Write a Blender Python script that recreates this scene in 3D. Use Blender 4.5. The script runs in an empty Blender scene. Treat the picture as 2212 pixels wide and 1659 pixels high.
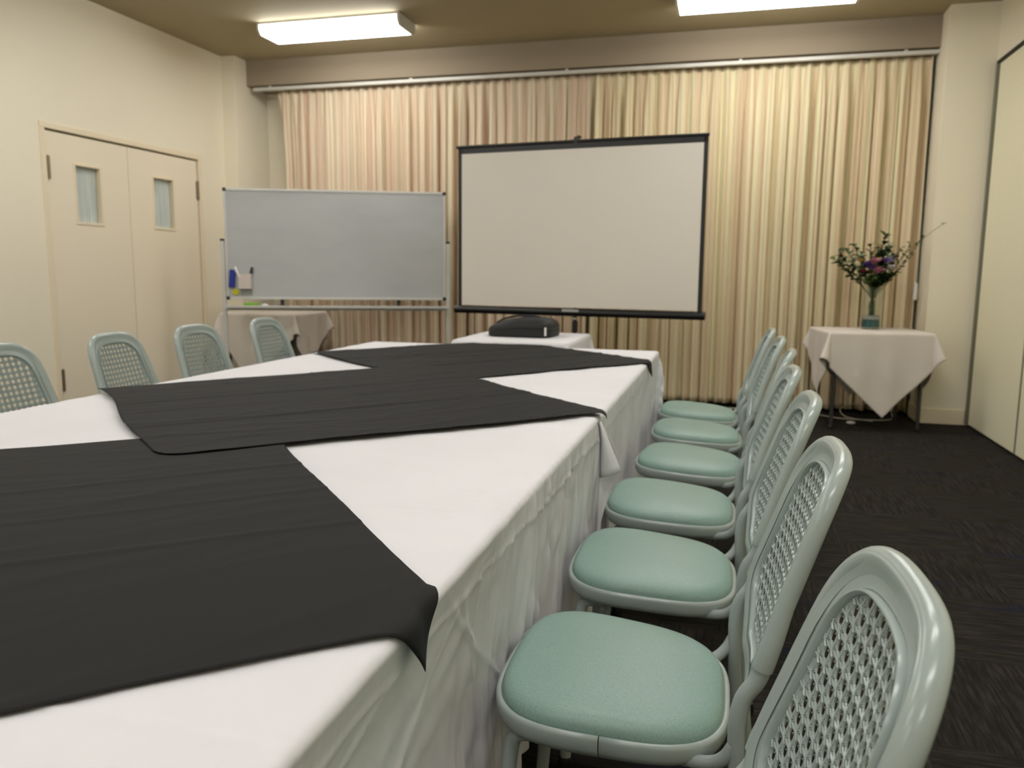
import bpy, math, random
import numpy as np
from mathutils import Vector, Matrix

random.seed(7)
rng = np.random.RandomState(11)
C = bpy.context.scene.collection
PI = math.pi

# ------------------------------------------------------------------ camera
F_PX, YAW, PITCH, ROLL, CAM_H = 1731.2, -0.2628, -0.1404, 0.0090, 1.1233
cam_data = bpy.data.cameras.new('camera')
cam = bpy.data.objects.new('camera', cam_data)
C.objects.link(cam)
cy, sy, cp, sp, cr, sr = math.cos(YAW), math.sin(YAW), math.cos(PITCH), math.sin(PITCH), math.cos(ROLL), math.sin(ROLL)
rv = Vector((cy, -sy, 0)); fw = Vector((sy, cy, 0)); zv = Vector((0, 0, 1))
uv_ = -sp * fw + cp * zv
X = rv * cr + uv_ * sr
Y = -rv * sr + uv_ * cr
Z = -(cp * fw + sp * zv)
cam.matrix_world = Matrix(((X.x, Y.x, Z.x, 0), (X.y, Y.y, Z.y, 0), (X.z, Y.z, Z.z, CAM_H), (0, 0, 0, 1)))
cam_data.sensor_width = 36
cam_data.lens = F_PX / 2212 * 36
cam_data.clip_start = 0.02
cam_data.dof.use_dof = True
cam_data.dof.focus_distance = 1.08
cam_data.dof.aperture_fstop = 7.5
bpy.context.scene.camera = cam

# ------------------------------------------------------------------ world / exposure
w = bpy.data.worlds.new('world'); bpy.context.scene.world = w
w.use_nodes = True
w.node_tree.nodes['Background'].inputs[0].default_value = (0.02, 0.02, 0.022, 1)
w.node_tree.nodes['Background'].inputs[1].default_value = 1.0
vs = bpy.context.scene.view_settings
vs.view_transform = 'Standard'; vs.look = 'None'; vs.gamma = 1; vs.use_curve_mapping = False
vs.exposure = 0.0
LAMP = 16.4                     # strength of the fluorescent diffusers

# ------------------------------------------------------------------ helpers
def srgb(r, g, b):
    f = lambda c: (c / 255 / 12.92) if c / 255 <= 0.04045 else ((c / 255 + 0.055) / 1.055) ** 2.4
    return (f(r), f(g), f(b), 1)

class NT:
    def __init__(s, name):
        s.m = bpy.data.materials.new(name); s.m.use_nodes = True
        s.t = s.m.node_tree; s.n = s.t.nodes; s.p = s.n['Principled BSDF']
    def node(s, typ, **kw):
        nd = s.n.new(typ)
        for k, v in kw.items(): setattr(nd, k, v)
        return nd
    def link(s, a, b): s.t.links.new(a, b)
    def coord(s, out='Object', scale=(1, 1, 1), rot=(0, 0, 0)):
        tc = s.node('ShaderNodeTexCoord'); mp = s.node('ShaderNodeMapping')
        mp.inputs['Scale'].default_value = scale; mp.inputs['Rotation'].default_value = rot
        s.link(tc.outputs[out], mp.inputs['Vector']); return mp.outputs['Vector']
    def noise(s, vec, scale, detail=3, rough=.5):
        nz = s.node('ShaderNodeTexNoise'); nz.inputs['Scale'].default_value = scale
        nz.inputs['Detail'].default_value = detail; nz.inputs['Roughness'].default_value = rough
        s.link(vec, nz.inputs['Vector']); return nz.outputs['Fac']
    def ramp(s, fac, stops):
        r = s.node('ShaderNodeValToRGB')
        while len(r.color_ramp.elements) < len(stops): r.color_ramp.elements.new(.5)
        for e, (p, c) in zip(r.color_ramp.elements, stops): e.position = p; e.color = c
        s.link(fac, r.inputs['Fac']); return r.outputs['Color']
    def bump(s, h, strength, dist=.01):
        b = s.node('ShaderNodeBump'); b.inputs['Strength'].default_value = strength; b.inputs['Distance'].default_value = dist
        s.link(h, b.inputs['Height']); s.link(b.outputs['Normal'], s.p.inputs['Normal'])

def mat(name, col, rough=.5, metal=0, spec=.5, var=.05, vscale=6, bump=0, bscale=60, bdist=.002, coat=0, coat_r=.1):
    s = NT(name)
    v = s.coord()
    c2 = tuple(max(0, c * (1 - var * 2)) for c in col[:3]) + (1,)
    s.link(s.ramp(s.noise(v, vscale, 4), [(.3, c2), (.7, col)]), s.p.inputs['Base Color'])
    s.p.inputs['Roughness'].default_value = rough; s.p.inputs['Metallic'].default_value = metal
    s.p.inputs['Specular IOR Level'].default_value = spec
    s.p.inputs['Coat Weight'].default_value = coat; s.p.inputs['Coat Roughness'].default_value = coat_r
    if bump: s.bump(s.noise(v, bscale, 3), bump, bdist)
    return s.m

M = {}
M['wall'] = mat('wall_paint', srgb(242, 234, 212), .6, var=.01, vscale=1.2, bump=.15, bscale=90)
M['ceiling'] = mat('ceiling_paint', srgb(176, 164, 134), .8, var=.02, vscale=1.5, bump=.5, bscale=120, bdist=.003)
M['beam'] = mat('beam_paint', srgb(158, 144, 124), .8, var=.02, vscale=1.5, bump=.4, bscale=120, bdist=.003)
M['door'] = mat('door_paint', srgb(242, 231, 208), .45, var=.01, vscale=1.5, bump=.08, bscale=30)
M['frame'] = mat('frame_paint', srgb(240, 226, 198), .45, var=.01)
M['partition'] = mat('partition_panel', srgb(242, 237, 208), .5, var=.01, vscale=1)
M['dark_gap'] = mat('dark_rubber_and_shade', srgb(38, 36, 28), .7)  # also colours the sheet that stands for darkness behind the door
M['seal'] = mat('grey_seal', srgb(120, 118, 98), .6)
M['chair_paint'] = mat('chair_paint', srgb(160, 170, 168), .28, var=.01, spec=.5, bump=.04, bscale=300, bdist=.0005)
M['chair_plastic'] = mat('chair_plastic', srgb(161, 172, 168), .24, var=.01, spec=.55, bump=.05, bscale=260, bdist=.0006)
M['black_plastic'] = mat('black_plastic', srgb(24, 24, 24), .4)
M['black_metal'] = mat('black_metal', srgb(20, 20, 21), .35)
M['aluminium'] = mat('aluminium', srgb(214, 213, 208), .35, metal=.15)
M['white_metal'] = mat('white_enamel', srgb(215, 213, 205), .35)
M['steel'] = mat('hinge_steel', srgb(150, 140, 120), .35, metal=.7)
M['dark_steel'] = mat('dark_leg_steel', srgb(70, 70, 68), .4, metal=.4)
M['table_top'] = mat('table_laminate', srgb(150, 120, 90), .5)
M['screen_cloth'] = mat('screen_vinyl', srgb(224, 218, 207), .6, var=.01, vscale=2)
M['bag'] = mat('bag_nylon', srgb(22, 22, 24), .6, var=.2, vscale=20, bump=.3, bscale=300)
M['tag_white'] = mat('white_label', srgb(225, 225, 220), .5)
M['silver'] = mat('silver_plate', srgb(180, 180, 178), .35, metal=.3)
M['blue'] = mat('blue_plastic', srgb(30, 50, 150), .4)
M['yellow'] = mat('yellow_plastic', srgb(205, 200, 40), .4)
M['green'] = mat('green_foam', srgb(130, 185, 50), .6)
M['white_plastic'] = mat('white_plastic', srgb(228, 226, 222), .4)
M['pink_box'] = mat('holder_plastic', srgb(220, 208, 200), .5)
M['teal_gel'] = mat('teal_water', srgb(50, 105, 108), .2, var=.1)
M['foam'] = mat('clear_pebbles', srgb(190, 190, 180), .4, var=.15, vscale=60)
M['stem'] = mat('stem_green', srgb(70, 95, 45), .6, var=.15)
M['leaf_dark'] = mat('leaf_dark', srgb(42, 66, 24), .5, var=.2, vscale=25)
M['leaf_mid'] = mat('leaf_mid', srgb(92, 112, 58), .5, var=.2, vscale=25)
M['leaf_pale'] = mat('leaf_pale', srgb(168, 188, 152), .55, var=.12, vscale=25)
M['twig'] = mat('twig_brown', srgb(110, 90, 60), .6)
M['fl_pink'] = mat('petal_pink', srgb(196, 128, 150), .6, var=.1)
M['fl_purple'] = mat('petal_purple', srgb(105, 72, 150), .6, var=.1)
M['fl_white'] = mat('petal_white', srgb(225, 222, 225), .6)
M['fl_lilac'] = mat('petal_lilac', srgb(170, 165, 200), .6)
M['fl_yellow'] = mat('petal_yellow', srgb(225, 190, 110), .6)
M['fl_red'] = mat('petal_red', srgb(120, 30, 45), .6)
M['cord'] = mat('cord_white', srgb(205, 200, 180), .5)

def m_cloth(name, col, rough=.8, weave=1400, bs=.25, sheen=.1):
    s = NT(name); v = s.coord()
    c2 = tuple(c * .95 for c in col[:3]) + (1,)
    s.link(s.ramp(s.noise(v, 3, 3), [(.3, c2), (.7, col)]), s.p.inputs['Base Color'])
    s.p.inputs['Roughness'].default_value = rough
    s.p.inputs['Specular IOR Level'].default_value = .25
    s.p.inputs['Sheen Weight'].default_value = sheen
    a = s.noise(v, weave, 2); s.bump(a, bs, .0006)
    return s.m
M['white_cloth'] = m_cloth('white_tablecloth', srgb(226, 225, 229))
M['cream_cloth'] = m_cloth('cream_tablecloth', srgb(228, 220, 211))
M['black_cloth'] = m_cloth('black_overlay', srgb(24, 24, 25), .75, sheen=.0)

# seafoam vinyl upholstery with fine mottling
s = NT('seafoam_vinyl'); v = s.coord()
n1 = s.noise(v, 420, 2)
s.link(s.ramp(n1, [(.3, srgb(127, 155, 145)), (.7, srgb(146, 173, 163))]), s.p.inputs['Base Color'])
s.p.inputs['Roughness'].default_value = .42; s.p.inputs['Specular IOR Level'].default_value = .4
s.bump(n1, .2, .0006); M['vinyl'] = s.m

# whiteboard enamel: glossy grey white with faint wiped smears
s = NT('whiteboard_enamel'); v = s.coord(scale=(1, 1, 3))
n1 = s.noise(v, 1.6, 5, .6)
s.link(s.ramp(n1, [(.35, srgb(184, 187, 189)), (.7, srgb(193, 195, 196))]), s.p.inputs['Base Color'])
s.link(s.ramp(n1, [(.3, (.12,) * 3 + (1,)), (.7, (.2,) * 3 + (1,))]), s.p.inputs['Roughness'])
M['whiteboard'] = s.m

# carpet tiles: charcoal with fine ribs turned on alternate tiles and blue flecks
s = NT('carpet_tiles'); tc = s.node('ShaderNodeTexCoord'); ob = tc.outputs['Object']
def mapped(scale):
    mp = s.node('ShaderNodeMapping'); mp.inputs['Scale'].default_value = scale
    s.link(ob, mp.inputs['Vector']); return mp.outputs['Vector']
nA = s.noise(mapped((6, 90, 1)), 1, 4, .7); nB = s.noise(mapped((90, 6, 1)), 1, 4, .7)
ck = s.node('ShaderNodeTexChecker'); ck.inputs['Scale'].default_value = 1; s.link(mapped((2, 2, 0)), ck.inputs['Vector'])
mx = s.node('ShaderNodeMix'); mx.data_type = 'FLOAT'
s.link(ck.outputs['Fac'], mx.inputs[0]); s.link(nA, mx.inputs[2]); s.link(nB, mx.inputs[3])
rib = mx.outputs[0]
base = s.ramp(rib, [(.3, srgb(18, 17, 16)), (.5, srgb(38, 35, 32)), (.72, srgb(63, 59, 53))])
blue = s.ramp(s.noise(mapped((2.2, 9, 1)), 1, 2), [(.6, (0, 0, 0, 1)), (.7, (1, 1, 1, 1))])
m2 = s.node('ShaderNodeMix'); m2.data_type = 'RGBA'
mul = s.node('ShaderNodeMath', operation='MULTIPLY'); mul.inputs[1].default_value = .55
s.link(blue, mul.inputs[0])
s.link(mul.outputs[0], m2.inputs[0]); s.link(base, m2.inputs[6]); m2.inputs[7].default_value = srgb(26, 29, 52)
s.link(m2.outputs[2], s.p.inputs['Base Color'])
s.p.inputs['Roughness'].default_value = .95; s.p.inputs['Specular IOR Level'].default_value = .15
s.bump(rib, .6, .004); M['carpet'] = s.m

# curtain fabric: vertical woven stripes along the cloth's own width (UV u in metres)
def m_curtain(name, stops):
    s = NT(name); tc = s.node('ShaderNodeTexCoord'); mp = s.node('ShaderNodeMapping')
    mp.inputs['Scale'].default_value = (1, 0.0, 0); s.link(tc.outputs['UV'], mp.inputs['Vector'])
    n1 = s.noise(mp.outputs['Vector'], 9, 3, .65)
    s.link(s.ramp(n1, stops), s.p.inputs['Base Color'])
    s.p.inputs['Roughness'].default_value = .8; s.p.inputs['Specular IOR Level'].default_value = .2
    n2 = s.noise(s.coord('Object', (400, 400, 400)), 1, 2); s.bump(n2, .1, .001)
    return s.m
ST = [(.32, srgb(196, 180, 144)), (.42, srgb(230, 221, 184)), (.5, srgb(212, 188, 156)), (.56, srgb(232, 224, 188)), (.68, srgb(208, 199, 156))]  # yellower light on the right half is mixed into these stops
M['curtain'] = m_curtain('curtain_stripe', ST)
M['curtain_pink_light'] = m_curtain('curtain_stripe_pink_light', [(.32, srgb(190, 170, 140)), (.42, srgb(226, 215, 188)), (.5, srgb(208, 180, 156)), (.56, srgb(230, 219, 192)), (.68, srgb(202, 188, 152))])  # same fabric, with the pinker light on the left painted into its stripes

s = NT('net_curtain'); s.p.inputs['Base Color'].default_value = srgb(206, 216, 212); s.p.inputs['Roughness'].default_value = .9
s.link(s.ramp(s.noise(s.coord(scale=(1, 40, 1)), 3, 2), [(.3, srgb(216, 222, 218)), (.7, srgb(236, 240, 236))]), s.p.inputs['Base Color'])
M['net'] = s.m
def m_glass(name, tint, rough=.02, ior=1.45):
    s = NT(name); s.p.inputs['Base Color'].default_value = tint
    s.p.inputs['Transmission Weight'].default_value = 1; s.p.inputs['Roughness'].default_value = rough
    s.p.inputs['IOR'].default_value = ior; return s.m
M['glass'] = m_glass('clear_glass', (.93, .97, .95, 1))
M['pane_glass'] = m_glass('pane_glass', (.985, 1.0, .99, 1), .03, 1.1)

def m_lamp(name, col, strength):
    s = NT(name)
    v = s.coord(scale=(1, 1, 1))
    s.p.inputs['Base Color'].default_value = (.85, .85, .82, 1)
    n = s.noise(v, 120, 1)
    s.link(s.ramp(n, [(.3, tuple(c * .95 for c in col[:3]) + (1,)), (.7, col)]), s.p.inputs['Emission Color'])
    s.p.inputs['Emission Strength'].default_value = strength
    return s.m
M['diffuser'] = m_lamp('lit_diffuser', (1.0, .985, .955, 1), LAMP)

# ---- mesh builder
class MB:
    def __init__(s): s.v = []; s.f = []; s.uv = None
    def add(s, vs, fs):
        o = len(s.v); s.v.extend([tuple(map(float, p)) for p in vs]); s.f.extend([tuple(i + o for i in f) for f in fs]); return s
    def box(s, x0, x1, y0, y1, z0, z1):
        vs = [(x, y, z) for x in (x0, x1) for y in (y0, y1) for z in (z0, z1)]
        return s.add(vs, [(0, 1, 3, 2), (4, 6, 7, 5), (0, 4, 5, 1), (2, 3, 7, 6), (0, 2, 6, 4), (1, 5, 7, 3)])
    def tube(s, pts, r, n=10, smooth=0, caps=True, flat=1.0):
        P = [Vector(p) for p in pts]; R = list(r) if hasattr(r, '__len__') else [r] * len(P)
        if smooth:
            Q = []; RR = []
            for i in range(len(P) - 1):
                p0 = P[max(i - 1, 0)]; p1 = P[i]; p2 = P[i + 1]; p3 = P[min(i + 2, len(P) - 1)]
                for k in range(smooth):
                    t = k / smooth
                    Q.append(.5 * ((2 * p1) + (p2 - p0) * t + (2 * p0 - 5 * p1 + 4 * p2 - p3) * t * t + (3 * p1 - p0 - 3 * p2 + p3) * t ** 3))
                    RR.append(R[i] * (1 - t) + R[i + 1] * t)
            Q.append(P[-1]); RR.append(R[-1]); P, R = Q, RR
        T = []
        for i in range(len(P)):
            d = P[min(i + 1, len(P) - 1)] - P[max(i - 1, 0)]; T.append(d.normalized() if d.length > 1e-9 else Vector((0, 0, 1)))
        a = Vector((0, 0, 1)) if abs(T[0].z) < .9 else Vector((1, 0, 0))
        nn = (a - T[0] * a.dot(T[0])).normalized(); vs = []
        for i, p in enumerate(P):
            nn = (nn - T[i] * nn.dot(T[i])).normalized(); b = T[i].cross(nn)
            for k in range(n):
                an = 2 * PI * k / n; vs.append(p + nn * (R[i] * math.cos(an)) + b * (R[i] * flat * math.sin(an)))
        fs = [(i * n + k, i * n + (k + 1) % n, (i + 1) * n + (k + 1) % n, (i + 1) * n + k) for i in range(len(P) - 1) for k in range(n)]
        if caps: fs += [tuple(range(n - 1, -1, -1)), tuple(range((len(P) - 1) * n, len(P) * n))]
        return s.add(vs, fs)
    def rings(s, rings, close=True, cap0=False, cap1=False, wrap=False):
        n = len(rings[0]); vs = [p for r in rings for p in r]; fs = []
        m = len(rings); rr = range(m if wrap else m - 1)
        for i in rr:
            j = (i + 1) % m
            for k in range(n if close else n - 1):
                fs.append((i * n + k, i * n + (k + 1) % n, j * n + (k + 1) % n, j * n + k))
        if cap0: fs.append(tuple(range(n - 1, -1, -1)))
        if cap1: fs.append(tuple(range((m - 1) * n, m * n)))
        return s.add(vs, fs)
    def lathe(s, prof, c=(0, 0, 0), n=24):
        return s.rings([[(c[0] + r * math.cos(2 * PI * k / n), c[1] + r * math.sin(2 * PI * k / n), c[2] + z) for k in range(n)] for r, z in prof], cap0=True, cap1=True)
    def blob(s, c, r, n=8, m=6):
        rg = []
        for i in range(m + 1):
            th = PI * (i + .02) / (m + .04); rg.append([(c[0] + r[0] * math.sin(th) * math.cos(2 * PI * k / n), c[1] + r[1] * math.sin(th) * math.sin(2 * PI * k / n), c[2] - r[2] * math.cos(th)) for k in range(n)])
        return s.rings(rg, cap0=True, cap1=True)

def obj(name, mb, material, parent=None, smooth=True, bevel=0, angle=40, seg=2, label=None):
    me = bpy.data.meshes.new(name)
    me.from_pydata(mb.v, [], mb.f); me.update()
    if mb.uv is not None:
        ul = me.uv_layers.new(name='UVMap'); li = np.zeros(len(me.loops), dtype=np.int32); me.loops.foreach_get('vertex_index', li)
        ul.data.foreach_set('uv', np.asarray(mb.uv, dtype=np.float32)[li].ravel())
    me.materials.append(material)
    o = bpy.data.objects.new(name, me); C.objects.link(o)
    if parent: o.parent = parent
    if smooth:
        me.polygons.foreach_set('use_smooth', [True] * len(me.polygons))
        try: me.set_sharp_from_angle(angle=math.radians(angle))
        except Exception: pass
    if bevel:
        b = o.modifiers.new('bevel', 'BEVEL'); b.width = bevel; b.segments = seg; b.limit_method = 'ANGLE'; b.angle_limit = math.radians(40)
    if label: o['label'] = label
    return o

def thing(name, label, cat, loc=(0, 0, 0), rz=0, group=None):
    o = bpy.data.objects.new(name, None); C.objects.link(o); o.empty_display_size = .1
    o.location = loc; o.rotation_euler = (0, 0, rz); o['label'] = label; o['category'] = cat
    if group: o['group'] = group
    return o
def tag(o, label, cat, group=None):
    o['label'] = label; o['category'] = cat
    if group: o['group'] = group
    return o
def struct(o, label=None):
    o['kind'] = 'structure'
    if label: o['label'] = label
    return o
def solidify(o, t, off=0):
    m = o.modifiers.new('thickness', 'SOLIDIFY'); m.thickness = t; m.offset = off; return o

# ------------------------------------------------------------------ room shell
XL, XR = -4.5675, 1.7568      # left wall, folding partition on the right
YB, HC = 7.20, 3.03           # back wall, ceiling
YF = -3.6                     # wall behind the camera
b = MB().box(XL - .15, XR + .15, YF - .15, YB + .15, -.12, 0); struct(obj('floor', b, M['carpet'], smooth=False))
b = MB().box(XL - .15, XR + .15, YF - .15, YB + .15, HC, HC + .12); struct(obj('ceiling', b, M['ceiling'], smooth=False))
b = MB().box(XL - .15, XR + .15, YB, YB + .15, 0, HC); struct(obj('wall_back', b, M['wall'], smooth=False))
b = MB().box(XL - .15, XR + .15, YF - .15, YF, 0, HC); struct(obj('wall_front', b, M['wall'], smooth=False))
DY0, DY1, DZ = 4.612, 6.285, 2.075
b = MB().box(XL - .15, XL, YF, DY0, 0, HC).box(XL - .15, XL, DY1, YB, 0, HC).box(XL - .15, XL, DY0, DY1, DZ, HC)
b.box(XL, -4.428, 6.67, YB, 0, HC)
struct(obj('wall_left', b, M['wall'], smooth=False))
# right: bulkhead above the folding partition, pilaster at the corner
b = MB().box(XR, XR + .15, YF, YB, 2.62, HC).box(1.432, XR + .15, 6.635, YB, 0, HC).box(XR + .09, XR + .15, YF, 6.635, 0, 2.62)
struct(obj('wall_right', b, M['wall'], smooth=False))
b = MB().box(1.420, XR - .012, 6.622, 6.636, 0, .115).box(1.420, 1.434, 6.634, 6.95, 0, .115)
struct(obj('baseboard_right', b, M['frame'], smooth=False, bevel=.004))
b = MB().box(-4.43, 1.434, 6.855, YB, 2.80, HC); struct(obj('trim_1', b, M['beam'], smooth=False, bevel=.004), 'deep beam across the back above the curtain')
# dark head track and corner seal of the folding partition
b = MB().box(XR - .006, XR + .085, YF, 6.62, 2.600, 2.622); struct(obj('trim_2', b, M['dark_gap'], smooth=False))
b = MB().box(XR - .006, XR + .05, 6.585, 6.634, 0.01, 2.600); struct(obj('trim_3', b, M['seal'], smooth=False, bevel=.004))
# baseboard behind camera / left wall
b = MB().box(XL, XL + .012, YF, 4.56, 0, .09).box(XL, XL + .012, 6.335, 6.67, 0, .09)
struct(obj('baseboard_left', b, M['frame'], smooth=False, bevel=.003))
# partition panels
ys = [6.580, 5.555]
while ys[-1] > YF: ys.append(ys[-1] - 1.02)
part = thing('folding_partition', 'cream folding partition of tall flat panels filling the right side', 'partition', (XR, 0, 0))
for i in range(len(ys) - 1):
    y1 = ys[i] - .004; y0 = max(ys[i + 1] + .004, YF + .01)
    b = MB().box(0.004, .05, y0, y1, .014, 2.598)
    pn = obj('panel', b, M['partition'], part, smooth=False, bevel=.006)
    b = MB().box(0.0, .012, y1 - .012, y1 + .006, .016, 2.596); obj('panel_edge', b, M['seal'], pn, smooth=False)

# double door on the left wall: frame, two leaves with glazed openings
b = MB()
b.box(XL - .12, XL + .008, DY0 - .032, DY0 + .012, 0, DZ - .012).box(XL - .12, XL + .008, DY1 - .012, DY1 + .032, 0, DZ - .012)
b.box(XL - .12, XL + .008, DY0 - .032, DY1 + .032, DZ - .012, DZ + .03)
b.box(XL - .15, XL - .10, DY0, DY1, DZ - .1, DZ)
struct(obj('trim_4', b, M['frame'], smooth=False, bevel=.004), 'painted frame around the double door')
def leaf(name, y0, y1, wy0, wy1, wz0, wz1, hinge_y, hs):
    root = bpy.data.objects.new(name, None); C.objects.link(root); root.location = (XL, y0, 0); root['kind'] = 'structure'
    f0, f1 = -.052, -.010; b = MB(); z0, z1 = .006, DZ - .026; Y0, Y1 = 0, y1 - y0; a, c = wy0 - y0, wy1 - y0
    b.box(f0, f1, Y0, a, z0, z1).box(f0, f1, c, Y1, z0, z1).box(f0, f1, a, c, z0, wz0).box(f0, f1, a, c, wz1, z1)
    obj('door_leaf', b, M['door'], root, smooth=False)
    b = MB(); t = .016
    b.box(f0, f1 + .006, a - t, a + .003, wz0 + .003, wz1 - .003).box(f0, f1 + .006, c - .003, c + t, wz0 + .003, wz1 - .003)
    b.box(f0, f1 + .006, a - t, c + t, wz0 - t, wz0 + .003).box(f0, f1 + .006, a - t, c + t, wz1 - .003, wz1 + t)
    obj('glazing_bead', b, M['frame'], root, smooth=False, bevel=.003)
    b = MB().box(-.038, -.034, a, c, wz0, wz1); obj('window_pane', b, M['pane_glass'], root, smooth=False)
    b = MB(); N = 60; vs = []
    for i in range(N + 1):
        yy = a - .01 + (c - a + .02) * i / N; xx = -.049 + .004 * math.sin(i * .95) + .002 * math.sin(i * 2.3)
        vs += [(xx, yy, wz0 - .01), (xx, yy, wz1 + .01)]
    b.add(vs, [(2 * i, 2 * i + 2, 2 * i + 3, 2 * i + 1) for i in range(N)])
    obj('net_curtain', b, M['net'], root)
    for z in hs:
        b = MB().tube([(0.004, hinge_y - y0, z), (0.004, hinge_y - y0, z + .16)], .007, 10)
        b.box(-.010, .002, hinge_y - y0 - .018, hinge_y - y0 + .018, z + .005, z + .155)
        obj('hinge', b, M['steel'], root, bevel=.001)
    return root
leaf('door_1', 4.634, 5.417, 4.885, 5.120, 1.442, 1.846, 4.640, (.24, 1.722))
leaf('door_2', 5.423, 6.262, 5.700, 5.940, 1.447, 1.850, 6.264, (.24, 1.722))
b = MB().box(XL - .16, XL - .125, DY0, DY1, 0, DZ); struct(obj('door_darkness_sheet', b, M['dark_gap'], smooth=False))  # dark sheet closing the doorway, standing in for the darkness behind the leaves

# ------------------------------------------------------------------ ceiling lamps (two in view; unseen rows added for more, flatter light)
def lamp(x, y, label, first=None):
    t = thing('ceiling_light', label, 'light', (x, y, HC), 0, 'fluorescent ceiling lights')
    if first is None:
        L, W_, D = .60, .165, .085
        b = MB().box(-L, L, -W_, W_, -.018, 0); obj('housing', b, M['white_metal'], t, smooth=False, bevel=.003)
        b = MB(); vs = []
        for xx in (-L + .02, L - .02):
            vs += [(xx, -W_ + .004, -.019), (xx, -W_ + .004, -.05), (xx, -W_ + .035, -D), (xx, W_ - .035, -D), (xx, W_ - .004, -.05), (xx, W_ - .004, -.019)]
        n = 6; fs = [(k, k + 1, n + k + 1, n + k) for k in range(n - 1)] + [(5, 0, 6, 11), tuple(range(5, -1, -1)), tuple(range(6, 12))]
        obj('diffuser', b.add(vs, fs), M['diffuser'], t, smooth=False)
        for sx in (-1, 1):
            b = MB(); xs = (L - .02, L) if sx > 0 else (-L, -L + .02); vs = []
            for xx in xs: vs += [(xx, -W_, -.012), (xx, -W_, -.052), (xx, -W_ + .033, -D - .004), (xx, W_ - .033, -D - .004), (xx, W_, -.052), (xx, W_, -.012)]
            n = 6; fs = [(k, (k + 1) % n, n + (k + 1) % n, n + k) for k in range(n)] + [tuple(range(5, -1, -1)), tuple(range(6, 12))]
            obj('end_cap', b.add(vs, fs), M['white_metal'], t, smooth=False)
        return t
    for ch in first.children:
        c = ch.copy(); C.objects.link(c); c.parent = t
    return t
l0 = lamp(-3.075, 6.02, 'lit fluorescent ceiling light above the whiteboard')
lamp(.15, 6.02, 'lit fluorescent ceiling light at the top edge right of the projection screen', l0)
for (yy, wh) in ((4.05, 'over the far tables'), (2.1, 'over the middle of the tables'), (.15, 'beside the viewer'), (-1.8, 'behind the viewer')):
    for (xx, sd) in ((-3.075, 'left'), (.15, 'right')):
        lamp(xx, yy, 'unseen fluorescent ceiling light %s on the %s, added above the view as fill' % (wh, sd), l0)

# ------------------------------------------------------------------ curtains on a rail
rail = thing('curtain_rail', 'white curtain rail along the underside of the beam', 'curtain rail', (0, 6.89, 2.772))
b = MB().box(-4.37, 1.43, -.022, .022, -.014, .014); obj('track', b, M['white_metal'], rail, smooth=False, bevel=.003)
for xx in (-4.2, -2.8, -1.4, 0.0, 1.2):
    b = MB().box(xx - .012, xx + .012, -.012, .012, .010, .028); obj('rail_bracket', b, M['white_metal'], rail, smooth=False)
def curtain(name, x0, x1, label, seed, ypos=6.955, ztop=2.764, zbot=.03, gap_left=0, mt='curtain'):
    r = np.random.RandomState(seed)
    pleat = .088; n = int((x1 - x0) / .0065); nz = 56
    xs = np.linspace(0, x1 - x0, n + 1)
    # warped phase: unequal pleats
    wob = np.zeros_like(xs)
    for k in range(9): wob += r.uniform(-.5, .5) * np.sin(xs * r.uniform(.8, 9) + r.uniform(0, 6))
    ph = 2 * PI * xs / pleat + wob * .8
    ph2 = 2 * PI * xs / (pleat * 1.55) + wob * 1.5 + 1.3
    zz = np.linspace(0, 1, nz + 1) ** 1.0
    amp = 1 + .35 * np.sin(xs * 3.1 + seed) + .25 * np.sin(xs * 7.7)
    V = []; UV = []; u = None
    for j, t in enumerate(zz):             # t=0 bottom, 1 top
        z = zbot + (ztop - zbot) * t
        top = np.clip((t - .86) / .14, 0, 1) ** 1.2
        pin = np.sign(np.sin(ph)) * np.abs(np.sin(ph)) ** .6
        low = .62 * np.sin(ph + .5 * (1 - t) * np.sin(xs * 5)) + .55 * np.sin(ph2 + .8 * (1 - t) * np.sin(xs * 4 + 1)) + .3 * np.sin(2.3 * ph + 2)
        yy = (1 - top) * .042 * amp * low + top * .016 * pin
        yy = yy * (.75 + .35 * (1 - t))
        xx = xs + (1 - top) * .010 * np.cos(ph + .4) + .004 * np.sin(3 * t + xs * 2)
        pull = np.exp(-xs / .12) * .05 * (1 - np.clip((t - .75) / .25, 0, 1)) * 1.0
        xx = xx + pull * gap_left
        if j == nz // 2: yref = yy.copy()
        V.append(np.stack([xx, yy, np.full_like(xs, z)], 1))
    u = np.concatenate([[0], np.cumsum(np.hypot(np.diff(xs), np.diff(yref)))]) + seed
    for j in range(nz + 1): UV.append(np.stack([u, np.full_like(u, zz[j])], 1))
    V = np.concatenate(V); UV = np.concatenate(UV); m = n + 1
    fs = [(j * m + i, j * m + i + 1, (j + 1) * m + i + 1, (j + 1) * m + i) for j in range(nz) for i in range(n)]
    mb = MB(); mb.v = [tuple(p) for p in V]; mb.f = fs; mb.uv = UV
    o = obj(name, mb, M[mt], angle=180); o.location = (x0, ypos, 0); solidify(o, .002)
    return tag(o, label, 'curtain', None)
curtain('curtain', -4.165, -1.20, 'pleated striped curtain behind the whiteboard', 3, gap_left=1, mt='curtain_pink_light')
curtain('curtain', -1.212, 1.40, 'pleated striped curtain behind the flower table and right half of screen', 8)
cd = thing('draw_string', 'thin draw string with white pull hanging near the right pillar', 'cord', (1.385, 6.84, 0))
b = MB().tube([(.004, .04, 2.74), (.006, .035, 1.9), (.003, .0, 1.06)], .0025, 6, 6); obj('cord', b, M['cord'], cd)
b = MB().tube([(.003, 0, 1.06), (.003, 0, 1.03), (.001, 0, .94), (.001, 0, .925)], [.005, .013, .016, .008], 10, 4); obj('pull', b, M['white_plastic'], cd)

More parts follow.
